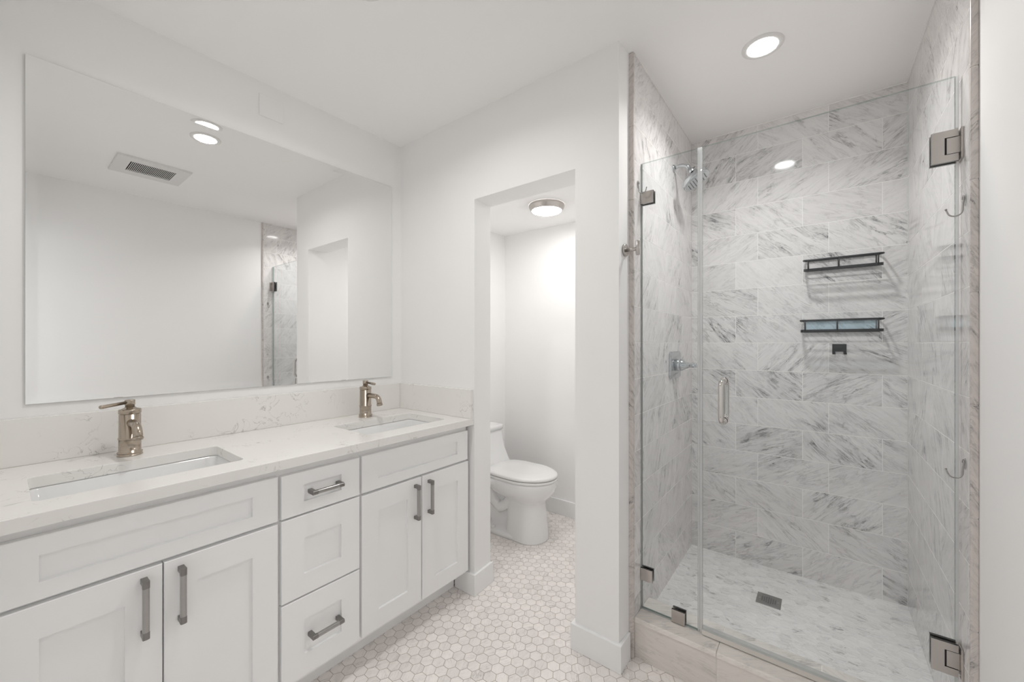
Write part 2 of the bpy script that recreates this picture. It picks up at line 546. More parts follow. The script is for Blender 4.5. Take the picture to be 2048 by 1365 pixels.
tile_wall('wall_shower_right', 'marble_xz', 'X', XTE+0.003, XS, YSR, 1, 1.876, 1.981)
# finished edge strips of the tiling
for k, (ya, yb, lo) in enumerate(((YSL, 0.606, 0.37), (YR, YSR, 0.22))):
    b = BM(); z = 0.0; first = lo
    while z < H:
        z2 = min(H, z+(first if z == 0 else 0.2955))
        box(b, 1.5565, XTE+0.003, ya-0.0015 if k == 0 else ya, yb if k == 0 else yb+0.0015, z+0.0008, z2-0.0008, 0)
        z = z2
    box(b, 1.559, XTE+0.002, ya+0.001, yb-0.001, 0, H, 1)
    struct('trim_%d' % (k+1), b, ['marble_trim', 'grout_wall'], bevel=0.0025, seg=2)
# caulk line where the tiles meet the ceiling
b = BM()
box(b, XS-0.004, XS, YSR, YSL, H-0.004, H+0.001); box(b, XTE+0.004, XS-0.004, YSL-0.004, YSL, H-0.004, H+0.001); box(b, XTE+0.004, XS-0.004, YSR, YSR+0.004, H-0.004, H+0.001)
struct('trim_3', b, 'grout_wall')
# curb: front tiles and cap pieces
b = BM()
ys = [YSL, 0.289, -0.0095, YSR]
for ya, yb in zip(ys, ys[1:]):
    box(b, 1.5705, 1.582, yb+0.0012, ya-0.0012, 0.003, 0.144, 0)
    prism_pts = [(1.5665, 0.1462), (1.5695, 0.1585), (1.573, 0.162), (1.742, 0.157), (1.742, 0.146)]
    va = [b.verts.new((p[0], yb+0.0012, p[1])) for p in prism_pts]
    vb = [b.verts.new((p[0], ya-0.0012, p[1])) for p in prism_pts]
    b.faces.new(va); b.faces.new(vb[::-1])
    for i in range(5):
        b.faces.new((va[i], vb[i], vb[(i+1) % 5], va[(i+1) % 5]))
    box(b, 1.727, 1.738, yb+0.0012, ya-0.0012, 0.075, 0.145, 0)
box(b, 1.5725, 1.736, YSR, YSL, 0, 0.1560, 1)
struct('shower_curb', b, ['marble_curb', 'grout_wall'])

# ---- baseboards
BBH = 0.107
b = BM()
prism(b, [(XD-0.015, YDL-0.015), (1.612, 1.370), (1.602, 1.3835), (XD, YDL), (XD, 1.50), (XD-0.015, 1.50)], 0, BBH)
struct('baseboard_left', b, 'trim', bevel=0.002)
b = BM()
prism(b, [(XD-0.015, YDR+0.015), (1.62, YDR+0.015), (1.62, YDR), (XD, YDR), (XD, YP), (1.553, 0.606), (1.553, 0.5965), (XD-0.015, YP-0.015)], 0, BBH)
struct('baseboard_back', b, 'trim', bevel=0.002)
b = BM(); box(b, XT-0.015, XT, 0.70, YT, 0, 0.112); box(b, XIN, XT-0.015, YT-0.015, YT, 0, 0.112); box(b, XIN, XT-0.015, 0.70, 0.715, 0, 0.112)
struct('baseboard_toilet', b, 'trim', bevel=0.002)
b = BM(); box(b, XB, 1.5565, YR, YR+0.013, 0, BBH); struct('baseboard_right', b, 'trim', bevel=0.002)

# ================================================================== VANITY
def shaker(x0, x1, z0, z1, st=0.073, panel=0.0085):
    """frame-and-panel front, face at YF, 20 mm thick"""
    bm = BM()
    y1 = YF+0.019
    def rect(a0, a1, c0, c1, y): return [bm.verts.new(p) for p in ((a0, y, c0), (a1, y, c0), (a1, y, c1), (a0, y, c1))]
    e = 0.0015
    back = rect(x0, x1, z0, z1, y1)
    out0 = rect(x0, x1, z0, z1, YF+e)
    out = rect(x0+e, x1-e, z0+e, z1-e, YF)
    inn = rect(x0+st, x1-st, z0+st*0.80 if z1-z0 < 0.2 else z0+st, z1-(st*0.60 if z1-z0 < 0.2 else st), YF) if False else None
    sv = st
    if z1-z0 < 0.2: sb, stp = 0.0405, 0.0445
    else: sb, stp = 0.073, 0.078
    inn = rect(x0+sv, x1-sv, z0+sb, z1-stp, YF)
    inn2 = rect(x0+sv+0.0008, x1-sv-0.0008, z0+sb+0.0015, z1-stp-0.0008, YF+panel)
    def ring(a, c):
        for i in range(4):
            j = (i+1) % 4
            bm.faces.new((a[i], a[j], c[j], c[i]))
    bm.faces.new(back)
    ring(back, out0); ring(out0, out); ring(out, inn); ring(inn, inn2)
    bm.faces.new(inn2)
    return bm

def handle_bar(parent, c, length, vertical):
    """D-shaped bar on two square posts"""
    bm = BM(); bmd = BM()
    cx, cz = c
    yb0, yb1 = YF-0.033, YF-0.021
    hw = 0.0068
    def place(bmx, l0, l1, hw_, ya, yb):
        prof = []
        for i in range(9):
            t = pi*i/8
            prof.append((-hw_*cos(t), ya-0.0*sin(t) + (0.0035*(1-sin(t)))))
        prof += [(hw_, yb), (-hw_, yb)]
        r0, r1 = [], []
        for s, y in prof:
            if vertical: r0.append((cx+s, y, cz+l0)); r1.append((cx+s, y, cz+l1))
            else: r0.append((cx+l0, y, cz+s)); r1.append((cx+l1, y, cz+s))
        loft(bmx, [r0, r1], smooth=False)
    h = length/2
    place(bm, -h+0.0175, h-0.0175, hw, yb0+0.0005, yb1)
    for s in (-1, 1):
        place(bmd, s*h, s*(h-0.018), hw+0.0004, yb0, yb1)
        if vertical: box(bmd, cx-hw, cx+hw, yb1, YF+0.0005, cz+s*h, cz+s*(h-0.013))
        else: box(bmd, cx+s*h, cx+s*(h-0.013), yb1, YF+0.0075, cz-hw, cz+hw)
    # grip and posts are one casting
    me = bpy.data.meshes.new('tmp'); bm.to_mesh(me); bm.free()
    nf = len(bmd.faces); bmd.from_mesh(me); bpy.data.meshes.remove(me)
    bmd.faces.ensure_lookup_table()
    for f in bmd.faces[nf:]: f.material_index = 1
    return obj('handle', bmd, ['steel_dark', 'steel'], parent, label='satin steel bar handle')

def carcass(x0, x1):
    bm = BM()
    y0, y1, z0, z1, w = YF+0.020, YV-0.003, 0.105, 0.8560, 0.016
    box(bm, x0, x0+w, y0, y1, z0, z1); box(bm, x1-w, x1, y0, y1, z0, z1)
    box(bm, x0+w, x1-w, y1-0.008, y1, z0, z1); box(bm, x0+w, x1-w, y0, y1-0.008, z0, z0+w)
    box(bm, x0+w, x1-w, y0, y0+w, z0+w, z1)
    box(bm, x0, x1, 1.505, 1.521, 0.0, z0)
    return bm

XL0 = XB+0.003
cab_l = thing('sink_cabinet', 'white shaker sink cabinet at the near left end of the vanity, below the left faucet', 'cabinet', (0.26, 1.68, 0), 'white shaker vanity cabinets')
obj('body', carcass(XL0, 0.5638), 'cab', cab_l)
obj('false_front', shaker(XL0+0.010, 0.5585, 0.6855, 0.8315), 'cab', cab_l)
d = obj('door', shaker(XL0+0.010, 0.2700, 0.1265, 0.6755), 'cab', cab_l); handle_bar(d, (0.2325, 0.580), 0.149, True)
d = obj('door', shaker(0.2732, 0.5585, 0.1265, 0.6755), 'cab', cab_l); handle_bar(d, (0.3088, 0.579), 0.149, True)
cab_m = thing('drawer_cabinet', 'narrow white shaker cabinet of three stacked drawers between the two sink cabinets', 'cabinet', (0.71, 1.68, 0), 'white shaker vanity cabinets')
obj('body', carcass(0.5641, 0.8549), 'cab', cab_m)
d = obj('drawer', shaker(0.5692, 0.8503, 0.6850, 0.8285), 'cab', cab_m); handle_bar(d, (0.7147, 0.7545), 0.113, False)
d = obj('drawer', shaker(0.5692, 0.8503, 0.4035, 0.6785), 'cab', cab_m, label='middle drawer front without a handle')
d = obj('drawer', shaker(0.5692, 0.8503, 0.1265, 0.3975), 'cab', cab_m); handle_bar(d, (0.7147, 0.257), 0.113, False)
cab_r = thing('sink_cabinet', 'white shaker sink cabinet at the far end of the vanity, next to the toilet doorway', 'cabinet', (1.16, 1.68, 0), 'white shaker vanity cabinets')
obj('body', carcass(0.8552, 1.4520), 'cab', cab_r)
obj('false_front', shaker(0.8601, 1.4455, 0.6855, 0.8305), 'cab', cab_r)
d = obj('door', shaker(0.8601, 1.1510, 0.1265, 0.6755), 'cab', cab_r); handle_bar(d, (1.1161, 0.576), 0.149, True)
d = obj('door', shaker(1.1560, 1.4495, 0.1230, 0.6755), 'cab', cab_r); handle_bar(d, (1.1925, 0.577), 0.149, True)

# ---- countertop with two cut-outs
SINKS = [(0.0490, 0.4925, 1.4850, 1.7640), (0.9370, 1.3720, 1.4790, 1.7650)]
ct = BM()
def slab_with_holes(bm, x0, x1, y0, y1, z0, z1, holes, r=0.018, n=5):
    edges = []
    def loop(pts):
        vsx = [bm.verts.new((p[0], p[1], z1)) for p in pts]
        return [bm.edges.new((vsx[i], vsx[(i+1) % len(vsx)])) for i in range(len(vsx))]
    edges += loop([(x0, y0), (x1, y0), (x1, y1), (x0, y1)])
    for h in holes: edges += loop(rrect(*h, r, n))
    bmesh.ops.triangle_fill(bm, use_beauty=True, use_dissolve=False, edges=edges)
    ext = bmesh.ops.extrude_face_region(bm, geom=list(bm.faces))
    for v in [g for g in ext['geom'] if isinstance(g, bmesh.types.BMVert)]:
        v.co.z = z0
slab_with_holes(ct, XB+0.002, XD-0.001, YC, YV-0.002, 0.8568, ZC, SINKS)
o = obj('countertop', ct, 'quartz', bevel=0.0015, seg=2)
tag(o, 'long pale quartz countertop with two cutouts over the white vanity cabinets', 'countertop')
b = BM(); box(b, XB+0.002, XD-0.021, YV-0.020, YV-0.001, ZC+0.0004, 1.0355)
tag(obj('backsplash', b, 'quartz', bevel=0.001), 'long low quartz backsplash strip behind the faucets under the mirror', 'backsplash')
b = BM(); box(b, XD-0.020, XD-0.001, 1.381, YV-0.001, ZC+0.0004, 1.0360)
tag(obj('side_splash', b, 'quartz', bevel=0.001), 'short quartz splash piece standing on the counter end against the doorway wall', 'backsplash')

def sink(h, label):
    x0, x1, y0, y1 = h
    cx, cy_ = (x0+x1)/2, (y0+y1)/2
    t = thing('undermount_sink', label, 'sink', (cx, cy_, 0.72), 'white undermount sinks')
    bm = BM()
    rings = []
    def ring(gx, z, r):
        return [(p[0], p[1], z) for p in rrect(x0-gx, x1+gx, y0-gx, y1+gx, r, 6)]
    rings.append(ring(0.020, 0.8562, 0.030))
    rings.append(ring(0.004, 0.8562, 0.022))
    rings.append(ring(-0.001, 0.850, 0.026))
    rings.append(ring(-0.008, 0.790, 0.034))
    rings.append(ring(-0.016, 0.745, 0.045))
    rings.append(ring(-0.035, 0.732, 0.050))
    rings.append(ring(-0.10, 0.727, 0.035))
    outer = [ring(-0.10, 0.717, 0.035), ring(-0.030, 0.722, 0.05), ring(0.001, 0.79, 0.035), ring(0.012, 0.848, 0.03), ring(0.020, 0.8562, 0.030)]
    loft(bm, rings, False, True)
    loft(bm, outer, True, False)
    bmesh.ops.remove_doubles(bm, verts=bm.verts, dist=1e-5)
    obj('basin', bm, 'porcelain', t)
    bm = BM(); lathe(bm, (cx, cy_, 0.7272), (0, 0, 1), [(0, 0.0001), (0, 0.022), (0.002, 0.021), (0.003, 0.016), (0.003, 0.0001)], 24, cap=False)
    obj('drain_fitting', bm, 'nickel', t)
sink(SINKS[0], 'white rectangular undermount basin at the near left, below the left faucet')
sink(SINKS[1], 'white rectangular undermount basin near the doorway wall, below the right faucet')

def faucet(x, y, lever_ang, label, spout_ang=-90.0):
    t = thing('faucet', label, 'faucet', (x, y, ZC), 'brushed nickel single lever faucets')
    z = ZC+0.0003
    bm = BM()
    lathe(bm, (x, y, z), (0, 0, 1), [(0, 0.0330), (0.003, 0.0330), (0.0035, 0.0315), (0.008, 0.0312), (0.0085, 0.0328), (0.0115, 0.0328), (0.012, 0.0288),
                                     (0.0545, 0.0284), (0.055, 0.0300), (0.0575, 0.0304), (0.060, 0.0300), (0.0605, 0.0282), (0.139, 0.0280),
                                     (0.1395, 0.0262), (0.1415, 0.0262), (0.142, 0.0290), (0.153, 0.0292), (0.1555, 0.0282), (0.1562, 0.024),
                                     (0.160, 0.016), (0.163, 0.0128), (0.164, 0.0001)], 40)
    body = obj('body', bm, 'nickel', t)
    # spout
    dx, dy = cos(radians(spout_ang)), sin(radians(spout_ang))
    D = Vector((dx, dy, 0)); U = Vector((0, 0, 1))
    o_ = Vector((x, y, ZC+0.112))
    pts = [o_+D*0.020, o_+D*0.045+U*0.001, o_+D*0.075+U*0.0015]
    pts += arc(o_+D*0.088-U*0.0335, 0.035, radians(82), radians(14), 9, D, U)
    pts.append(pts[-1]-U*0.010+D*0.0025)
    bm = BM(); tube(bm, pts, [0.0125, 0.0122, 0.0120]+[0.0120+0.0009*i/9 for i in range(10)]+[0.0132], 20)
    sp = obj('spout', bm, 'nickel', t)
    e = pts[-1]; tdir = (pts[-1]-pts[-2]).normalized()
    bm = BM(); lathe(bm, e-tdir*0.0005, tdir, [(0, 0.0134), (0.001, 0.0148), (0.004, 0.0150), (0.0045, 0.0138), (0.0075, 0.0140), (0.009, 0.0130), (0.0092, 0.0105), (0.004, 0.010)], 20)
    obj('aerator', bm, 'nickel', sp)
    # lever
    bm = BM()
    lathe(bm, (x, y, ZC+0.162), (0, 0, 1), [(0, 0.0124), (0.008, 0.0122), (0.0085, 0.0134), (0.0245, 0.0134), (0.0255, 0.0122), (0.026, 0.0001)], 28)
    a = radians(lever_ang); Lv = Vector((cos(a), sin(a), -0.075)).normalized()
    s = Vector((x, y, ZC+0.180))
    lathe(bm, s+Lv*0.010, Lv, [(0, 0.0052), (0.062, 0.0060), (0.068, 0.0064), (0.072, 0.0062), (0.074, 0.0045)], 16)
    obj('lever_handle', bm, 'nickel', t)
faucet(0.274, 1.858, 205, 'brushed nickel faucet at the near left sink, lever swung to the left')
faucet(1.163, 1.858, 270, 'brushed nickel faucet at the far sink near the doorway, lever pointing forward')

# ---- mirror with bevelled border
x0, x1, z0, z1 = 0.0511, 1.3992, 1.0768, 2.177
YM = YV-0.006; BW = 0.026; RISE = 0.0011
t = thing('wall_mirror', 'large wide rectangular mirror on the wall over both sinks', 'mirror', ((x0+x1)/2, YV-0.003, z0))
bm = BM(); quad_faces(bm, [(x0+BW, YM, z0+BW), (x1-BW, YM, z0+BW), (x1-BW, YM, z1-BW), (x0+BW, YM, z1-BW)], [(0, 1, 2, 3)])
obj('mirror_glass', bm, 'mirror', t)
bm = BM()
O = [(x0, YM-RISE, z0), (x1, YM-RISE, z0), (x1, YM-RISE, z1), (x0, YM-RISE, z1)]
I = [(x0+BW, YM, z0+BW), (x1-BW, YM, z0+BW), (x1-BW, YM, z1-BW), (x0+BW, YM, z1-BW)]
quad_faces(bm, O+I, [(i, (i+1) % 4, 4+(i+1) % 4, 4+i) for i in range(4)])
obj('bevelled_edge', bm, 'mirror', t)
bm = BM(); quad_faces(bm, [(x0, YM-RISE, z0), (x1, YM-RISE, z0), (x1, YM-RISE, z1), (x0, YM-RISE, z1), (x0, YV-0.0005, z0), (x1, YV-0.0005, z0), (x1, YV-0.0005, z1), (x0, YV-0.0005, z1)],
                      [(0, 1, 5, 4), (1, 2, 6, 5), (2, 3, 7, 6), (3, 0, 4, 7), (4, 5, 6, 7)])
obj('backing', bm, 'mirror_back', t)

# ---- blank plate high on the vanity wall
b = BM(); box(b, 0.7093, 0.8093, YV-0.0045, YV-0.0003, 2.2885, 2.3865)
tag(obj('cover_plate', b, 'paint', bevel=0.0015), 'square white blank cover plate on the wall above the mirror', 'cover plate')

# ================================================================== CEILING FITTINGS
def downlight(x, y, z, lampmat, label, group='white recessed ceiling lights', rl=0.052, rt=0.072, beam=0.0, spread=155):
    t = thing('recessed_light', label, 'ceiling light', (x, y, z), group)
    bm = BM(); lathe(bm, (x, y, z), (0, 0, -1), [(0.0002, rt), (0.003, rt-0.001), (0.0055, rt-0.008), (0.006, rl+0.002), (0.0045, rl), (0.0002, rl)], 48, cap=False)
    obj('trim_ring', bm, 'plasticwhite', t)
    bm = BM(); lathe(bm, (x, y, z), (0, 0, -1), [(0.001, rl-0.0002), (0.0050, rl-0.0003), (0.0058, rl-0.004), (0.0062, 0.0001)], 48, cap=False)
    obj('lens', bm, lampmat, t, label='glowing white lens')
    if beam:
        ld = bpy.data.lights.new('beam', 'AREA'); ld.shape = 'DISK'; ld.size = rl*1.9
        ld.energy = beam; ld.color = (1.0, 0.985, 0.965); ld.spread = radians(spread)
        lo = bpy.data.objects.new('beam', ld); C.objects.link(lo); lo.parent = t; lo.location = (0, 0, -0.0068)
downlight(0.722, 1.165, H, 'lamp_main', 'recessed white ceiling light seen doubled in the top of the mirror', beam=BEAM_MAIN)
downlight(1.838, 0.174, H, 'lamp_shower', 'glowing recessed ceiling light above the shower', beam=BEAM_SHOWER, spread=140)
downlight(-0.90, 0.30, H, 'hall_fill', 'added fill light on the unseen hallway ceiling outside the bathroom', rl=0.09, rt=0.11)  # added out of view to fill the bathroom with light
# flush light in the toilet room
x, y = 2.138, 1.372
t = thing('flush_ceiling_light', 'round flush ceiling light with brushed metal rim in the toilet room', 'ceiling light', (x, y, ZT))
bm = BM(); lathe(bm, (x, y, ZT), (0, 0, -1), [(0.0003, 0.1135), (0.012, 0.1135), (0.014, 0.1125), (0.034, 0.1030), (0.038, 0.1010), (0.039, 0.0955), (0.036, 0.0945), (0.010, 0.0945)], 56, cap=False)
obj('metal_rim', bm, 'brushed', t)
bm = BM(); lathe(bm, (x, y, ZT), (0, 0, -1), [(0.030, 0.0943), (0.038, 0.0940), (0.042, 0.085), (0.0445, 0.055), (0.0452, 0.0001)], 48, cap=False)
obj('diffuser', bm, 'lamp_toilet', t, label='glowing white diffuser')

# exhaust vent (seen in the mirror)
vx0, vx1, vy0, vy1 = 0.447, 0.810, 0.195, 0.540
t = thing('exhaust_vent', 'white slotted exhaust vent grille on the ceiling, reflected in the mirror', 'vent', ((vx0+vx1)/2, (vy0+vy1)/2, H))
sx0, sx1, sy0, sy1 = 0.515, 0.742, 0.275, 0.470
bm = BM()
zz0, zz1 = H-0.012, H-0.0005
O = [(vx0, vy0), (vx1, vy0), (vx1, vy1), (vx0, vy1)]; I = [(sx0, sy0), (sx1, sy0), (sx1, sy1), (sx0, sy1)]
Ot = [(vx0-0.002, vy0-0.002), (vx1+0.002, vy0-0.002), (vx1+0.002, vy1+0.002), (vx0-0.002, vy1+0.002)]
v = [bm.verts.new((*p, zz1)) for p in Ot]+[bm.verts.new((*p, zz0)) for p in O]+[bm.verts.new((*p, zz0)) for p in I]+[bm.verts.new((*p, zz1)) for p in I]
for a in (0, 4, 8):
    for i in range(4):
        j = (i+1) % 4
        bm.faces.new((v[a+i], v[a+j], v[a+4+j], v[a+4+i]))
NS = 27
for i in range(1, NS):
    xc = sx0+(sx1-sx0)*i/NS
    box(bm, xc-0.0015, xc+0.0015, sy0, sy1, zz0+0.0003, zz0+0.0022)
obj('grille', bm, 'ventwhite', t)
bm = BM(); box(bm, sx0-0.002, sx1+0.002, sy0-0.002, sy1+0.002, H-0.003, H-0.0008); obj('dark_backing', bm, 'dark', t)

# ================================================================== TOILET
TX = 2.140
def egg(xc, w, yt, yb, ymid, z, n=40, pf=2.0, pb=3.2):
    pts = []
    for i in range(n):
        a = 2*pi*i/n
        ca, sa = cos(a), sin(a)
        if sa < 0:
            p = pf; yy = ymid+(ymid-yt)*-(abs(sa)**(2/p))
        else:
            p = pb; yy = ymid+(yb-ymid)*(abs(sa)**(2/p))
        xx = xc+w*math.copysign(abs(ca)**(2/p), ca)
        pts.append((xx, yy, z))
    return pts
t = thing('toilet', 'white one-piece elongated toilet with closed lid seen through the doorway', 'toilet', (TX, 1.66, 0))
bm = BM()
rings = [egg(TX, 0.120, 1.378, 1.66, 1.49, 0.0005), egg(TX, 0.120, 1.378, 1.66, 1.49, 0.006),
         egg(TX, 0.116, 1.381, 1.66, 1.49, 0.03), egg(TX, 0.106, 1.388, 1.66, 1.49, 0.10), egg(TX, 0.098, 1.395, 1.66, 1.49, 0.18),
         egg(TX, 0.096, 1.397, 1.68, 1.50, 0.235), egg(TX, 0.100, 1.392, 1.70, 1.50, 0.250), egg(TX, 0.125, 1.370, 1.74, 1.52, 0.270),
         egg(TX, 0.152, 1.346, 1.78, 1.54, 0.295), egg(TX, 0.168, 1.328, 1.80, 1.55, 0.325), egg(TX, 0.176, 1.318, 1.82, 1.55, 0.355),
         egg(TX, 0.177, 1.316, 1.82, 1.55, 0.378), egg(TX, 0.172, 1.320, 1.82, 1.55, 0.388)]
loft(bm, rings)
bowl = obj('bowl', bm, 'porcelain', t)
bm = BM()     # rear body with trapway and floor flange
def rr3(xa, xb, ya, yb, z, r): return [(p[0], p[1], z) for p in rrect(xa, xb, ya, yb, r, 5)]
loft(bm, [rr3(TX-0.125, TX+0.125, 1.54, 1.97, 0.0005, 0.05), rr3(TX-0.125, TX+0.125, 1.54, 1.97, 0.022, 0.05), rr3(TX-0.105, TX+0.105, 1.54, 1.95, 0.032, 0.05),
          rr3(TX-0.060, TX+0.060, 1.54, 1.93, 0.042, 0.03), rr3(TX-0.060, TX+0.060, 1.54, 2.00, 0.29, 0.03), rr3(TX-0.14, TX+0.14, 1.60, 2.03, 0.33, 0.03),
          rr3(TX-0.176, TX+0.176, 1.64, 2.035, 0.350, 0.03), rr3(TX-0.176, TX+0.176, 1.64, 2.035, 0.386, 0.03)])
for s in (-1, 1):
    tube(bm, [Vector((TX+s*0.058, y_, z_)) for y_, z_ in ((1.60, 0.27), (1.64, 0.205), (1.70, 0.165), (1.755, 0.20), (1.785, 0.265), (1.83, 0.285), (1.875, 0.23), (1.875, 0.15), (1.84, 0.08), (1.82, 0.04))],
         [0.034, 0.038, 0.040, 0.040, 0.040, 0.040, 0.040, 0.040, 0.040, 0.040], 16)
obj('rear_body', bm, 'porcelain', t, smooth=True)
for s in (-1, 1):
    bm = BM(); lathe(bm, (TX+s*0.100, 1.735, 0.024), (0, 0, 1), [(0, 0.0165), (0.012, 0.0155), (0.020, 0.010), (0.0215, 0.0001)], 18)
    obj('bolt_cap', bm, 'seatplastic', t)
bm = BM()     # tank flowing down into the seat deck
def tk(yf, z, w, r=0.035): return rr3(TX-w, TX+w, yf, 2.034, z, r)
loft(bm, [tk(1.775, 0.384, 0.178), tk(1.790, 0.405, 0.180), tk(1.815, 0.44, 0.183), tk(1.848, 0.50, 0.187), tk(1.868, 0.56, 0.190), tk(1.877, 0.610, 0.192), tk(1.879, 0.627, 0.192)])
tank = obj('tank', bm, 'porcelain', t)
bm = BM()
loft(bm, [tk(1.879, 0.6275, 0.188, .03), tk(1.873, 0.630, 0.197), tk(1.872, 0.654, 0.198), tk(1.876, 0.663, 0.194), tk(1.90, 0.6665, 0.17)])
obj('tank_lid', bm, 'porcelain', t)
bm = BM()
loft(bm, [egg(TX, 0.174, 1.319, 1.775, 1.54, 0.3885, pb=4), egg(TX, 0.178, 1.315, 1.778, 1.54, 0.392, pb=4), egg(TX, 0.179, 1.314, 1.778, 1.54, 0.402, pb=4), egg(TX, 0.175, 1.318, 1.775, 1.54, 0.4055, pb=4)])
seat = obj('seat', bm, 'seatplastic', t)
bm = BM()
loft(bm, [egg(TX, 0.174, 1.319, 1.790, 1.54, 0.4085, pb=4), egg(TX, 0.178, 1.315, 1.792, 1.54, 0.4115, pb=4), egg(TX, 0.178, 1.315, 1.792, 1.54, 0.421, pb=4),
          egg(TX, 0.173, 1.320, 1.790, 1.54, 0.4265, pb=4), egg(TX, 0.155, 1.340, 1.78, 1.54, 0.4295, pb=4), egg(TX, 0.08, 1.42, 1.70, 1.54, 0.431, pb=4)])
obj('seat_lid', bm, 'seatplastic', t)

# ================================================================== SHOWER ENCLOSURE
GT = 0.010
def pane(name, y0, y1, z0, z1, parent):
    bm = BM(); v = box(bm, GX, GX+GT, y0, y1, z0, z1, 1)
    bm.faces.ensure_lookup_table()
    for f in bm.faces:
        if abs(f.calc_center_median().x-GX) < 1e-6 or abs(f.calc_center_median().x-GX-GT) < 1e-6: f.material_index = 0
    return obj(name, bm, ['glass', 'glass_edge'], parent)
ZG = 2.0215
ZCB = 0.1605      # curb top under the glass
fx = thing('fixed_glass_panel', 'narrow fixed clear glass panel at the left of the shower', 'glass panel', (GX, 0.475, ZCB))
pane('glass', 0.3675, 0.5845, ZCB+0.004, ZG, fx)
def side_faces(bm):  # gives edge faces the painted dark reflection
    bm.normal_update()
    for f in bm.faces:
        if abs(f.normal.x) < 0.5: f.material_index = 1
def clamp(y0, y1, z0, z1):
    bm = BM(); box(bm, GX-0.009, GX-0.0003, y0, y1, z0, z1); box(bm, GX+GT+0.0003, GX+GT+0.009, y0, y1, z0, z1)
    box(bm, GX-0.002, GX+GT+0.002, y1-0.0008 if y1 > .58 else y0, y1, z0 if y1 > .58 else z0, z1 if y1 > .58 else z0+0.0008)
    side_faces(bm); obj('clamp', bm, ['brushed', 'side_dark_reflection'], fx, label='square polished glass clamp')
clamp(0.5345, 0.5872, 1.848, 1.8985)
clamp(0.5390, 0.5872, 0.283, 0.3335)
clamp(0.4125, 0.4625, 0.1630, 0.2125)
bm = BM(); box(bm, GX-0.002, GX+GT+0.002, 0.37, 0.586, 0.1592, 0.1640); box(bm, GX-0.001, GX+GT+0.001, 0.5845, 0.5868, 0.164, ZG-0.002)
obj('gasket', bm, 'gasket', fx)
bm = BM(); box(bm, GX-0.003, GX+GT+0.003, 0.3606, 0.3672, ZCB+0.005, ZG-0.001); box(bm, GX-0.002, GX+GT+0.002, 0.3515, 0.3596, ZCB+0.012, ZG-0.001)
obj('edge_seal', bm, 'seal', fx, label='clear vinyl edge seal')

dr = thing('shower_door', 'frameless clear glass shower door hinged on the right', 'shower door', (GX, 0.02, ZCB))
pane('glass', -0.3050, 0.3510, 0.176, ZG, dr)
def hinge(z0, z1):
    bm = BM()
    ya, yb, ym = -0.3095, -0.2565, -0.2825
    zc = (z0+z1)/2; zh = (z1-z0)*0.27
    for xa, xb in ((GX-0.010, GX-0.0004), (GX+GT+0.0004, GX+GT+0.010)):
        # C-shaped plate clamped on the glass
        poly = [(ya, z0), (yb, z0), (yb, z1), (ya, z1), (ya, zc+zh), (ym, zc+zh), (ym, zc-zh), (ya, zc-zh)]
        va = [bm.verts.new((xa, p[0], p[1])) for p in poly]; vb = [bm.verts.new((xb, p[0], p[1])) for p in poly]
        bm.faces.new(va); bm.faces.new(vb[::-1])
        for i in range(8): bm.faces.new((va[i], vb[i], vb[(i+1) % 8], va[(i+1) % 8]))
    side_faces(bm); h_ = obj('hinge', bm, ['brushed', 'side_dark_reflection'], dr, label='brushed metal hinge plate')
    bm = BM()
    zk = zh-0.0015
    box(bm, GX-0.0095, GX+GT+0.0095, -0.3120, ym-0.004, zc-zk, zc+zk)
    box(bm, GX-0.024, GX+GT+0.024, -0.3168, -0.3120, z0+0.002, z1-0.002)
    obj('wall_plate', bm, 'brushed', h_, bevel=0.001, label='brushed metal wall bracket')
    bm = BM(); box(bm, GX-0.008, GX+GT+0.008, ym-0.004, ym-0.0005, zc-zk, zc+zk); obj('knuckle_gap_shade', bm, 'dark', h_)  # dark block painted for the shade between hinge plate and knuckle
hinge(1.780, 1.8690)
hinge(0.3355, 0.4240)
# back-to-back pull
bm = BM()
hy, ht, hb, hr = 0.2785, 1.130, 0.980, 0.0095
for sx, xg in ((-1, GX), (1, GX+GT)):
    R_ = 0.026; xo = xg+sx*0.050
    X_ = Vector((sx, 0, 0)); U = Vector((0, 0, 1))
    pts = [Vector((xg, hy, ht))] + [Vector((xg+sx*0.024, hy, ht))] + [Vector((xo-sx*R_, hy, ht-R_))+X_*(R_*sin(a))+U*(R_*cos(a)) for a in [pi/2*i/7 for i in range(8)]]
    pts += [Vector((xo-sx*R_, hy, hb+R_))+X_*(R_*cos(a))-U*(R_*sin(a)) for a in [pi/2*i/7 for i in range(8)]] + [Vector((xg+sx*0.024, hy, hb)), Vector((xg, hy, hb))]
    tube(bm, pts, hr, 20)
    for zz in (ht, hb):
        lathe(bm, (xg, hy, zz), (sx, 0, 0), [(0, 0.0125), (0.003, 0.0125), (0.0035, 0.0105), (0.006, 0.0098)], 24)
obj('pull_handle', bm, 'nickel_polished', dr, label='polished nickel D-shaped pull handle')
bm = BM(); box(bm, GX-0.003, GX+GT+0.003, -0.304, 0.350, 0.1655, 0.1860)
sw = obj('bottom_sweep', bm, 'seal', dr, label='clear vinyl bottom sweep')
bm = BM(); quad_faces(bm, [(GX-0.003, -0.304, 0.1745), (GX-0.003, 0.350, 0.1745), (GX-0.014, 0.350, 0.1650), (GX-0.014, -0.304, 0.1650), (GX-0.003, -0.304, 0.1725), (GX-0.003, 0.350, 0.1725), (GX-0.013, 0.350, 0.1640), (GX-0.013, -0.304, 0.1640)], BOXF)
obj('drip_rail', bm, 'seal_sweep', sw)
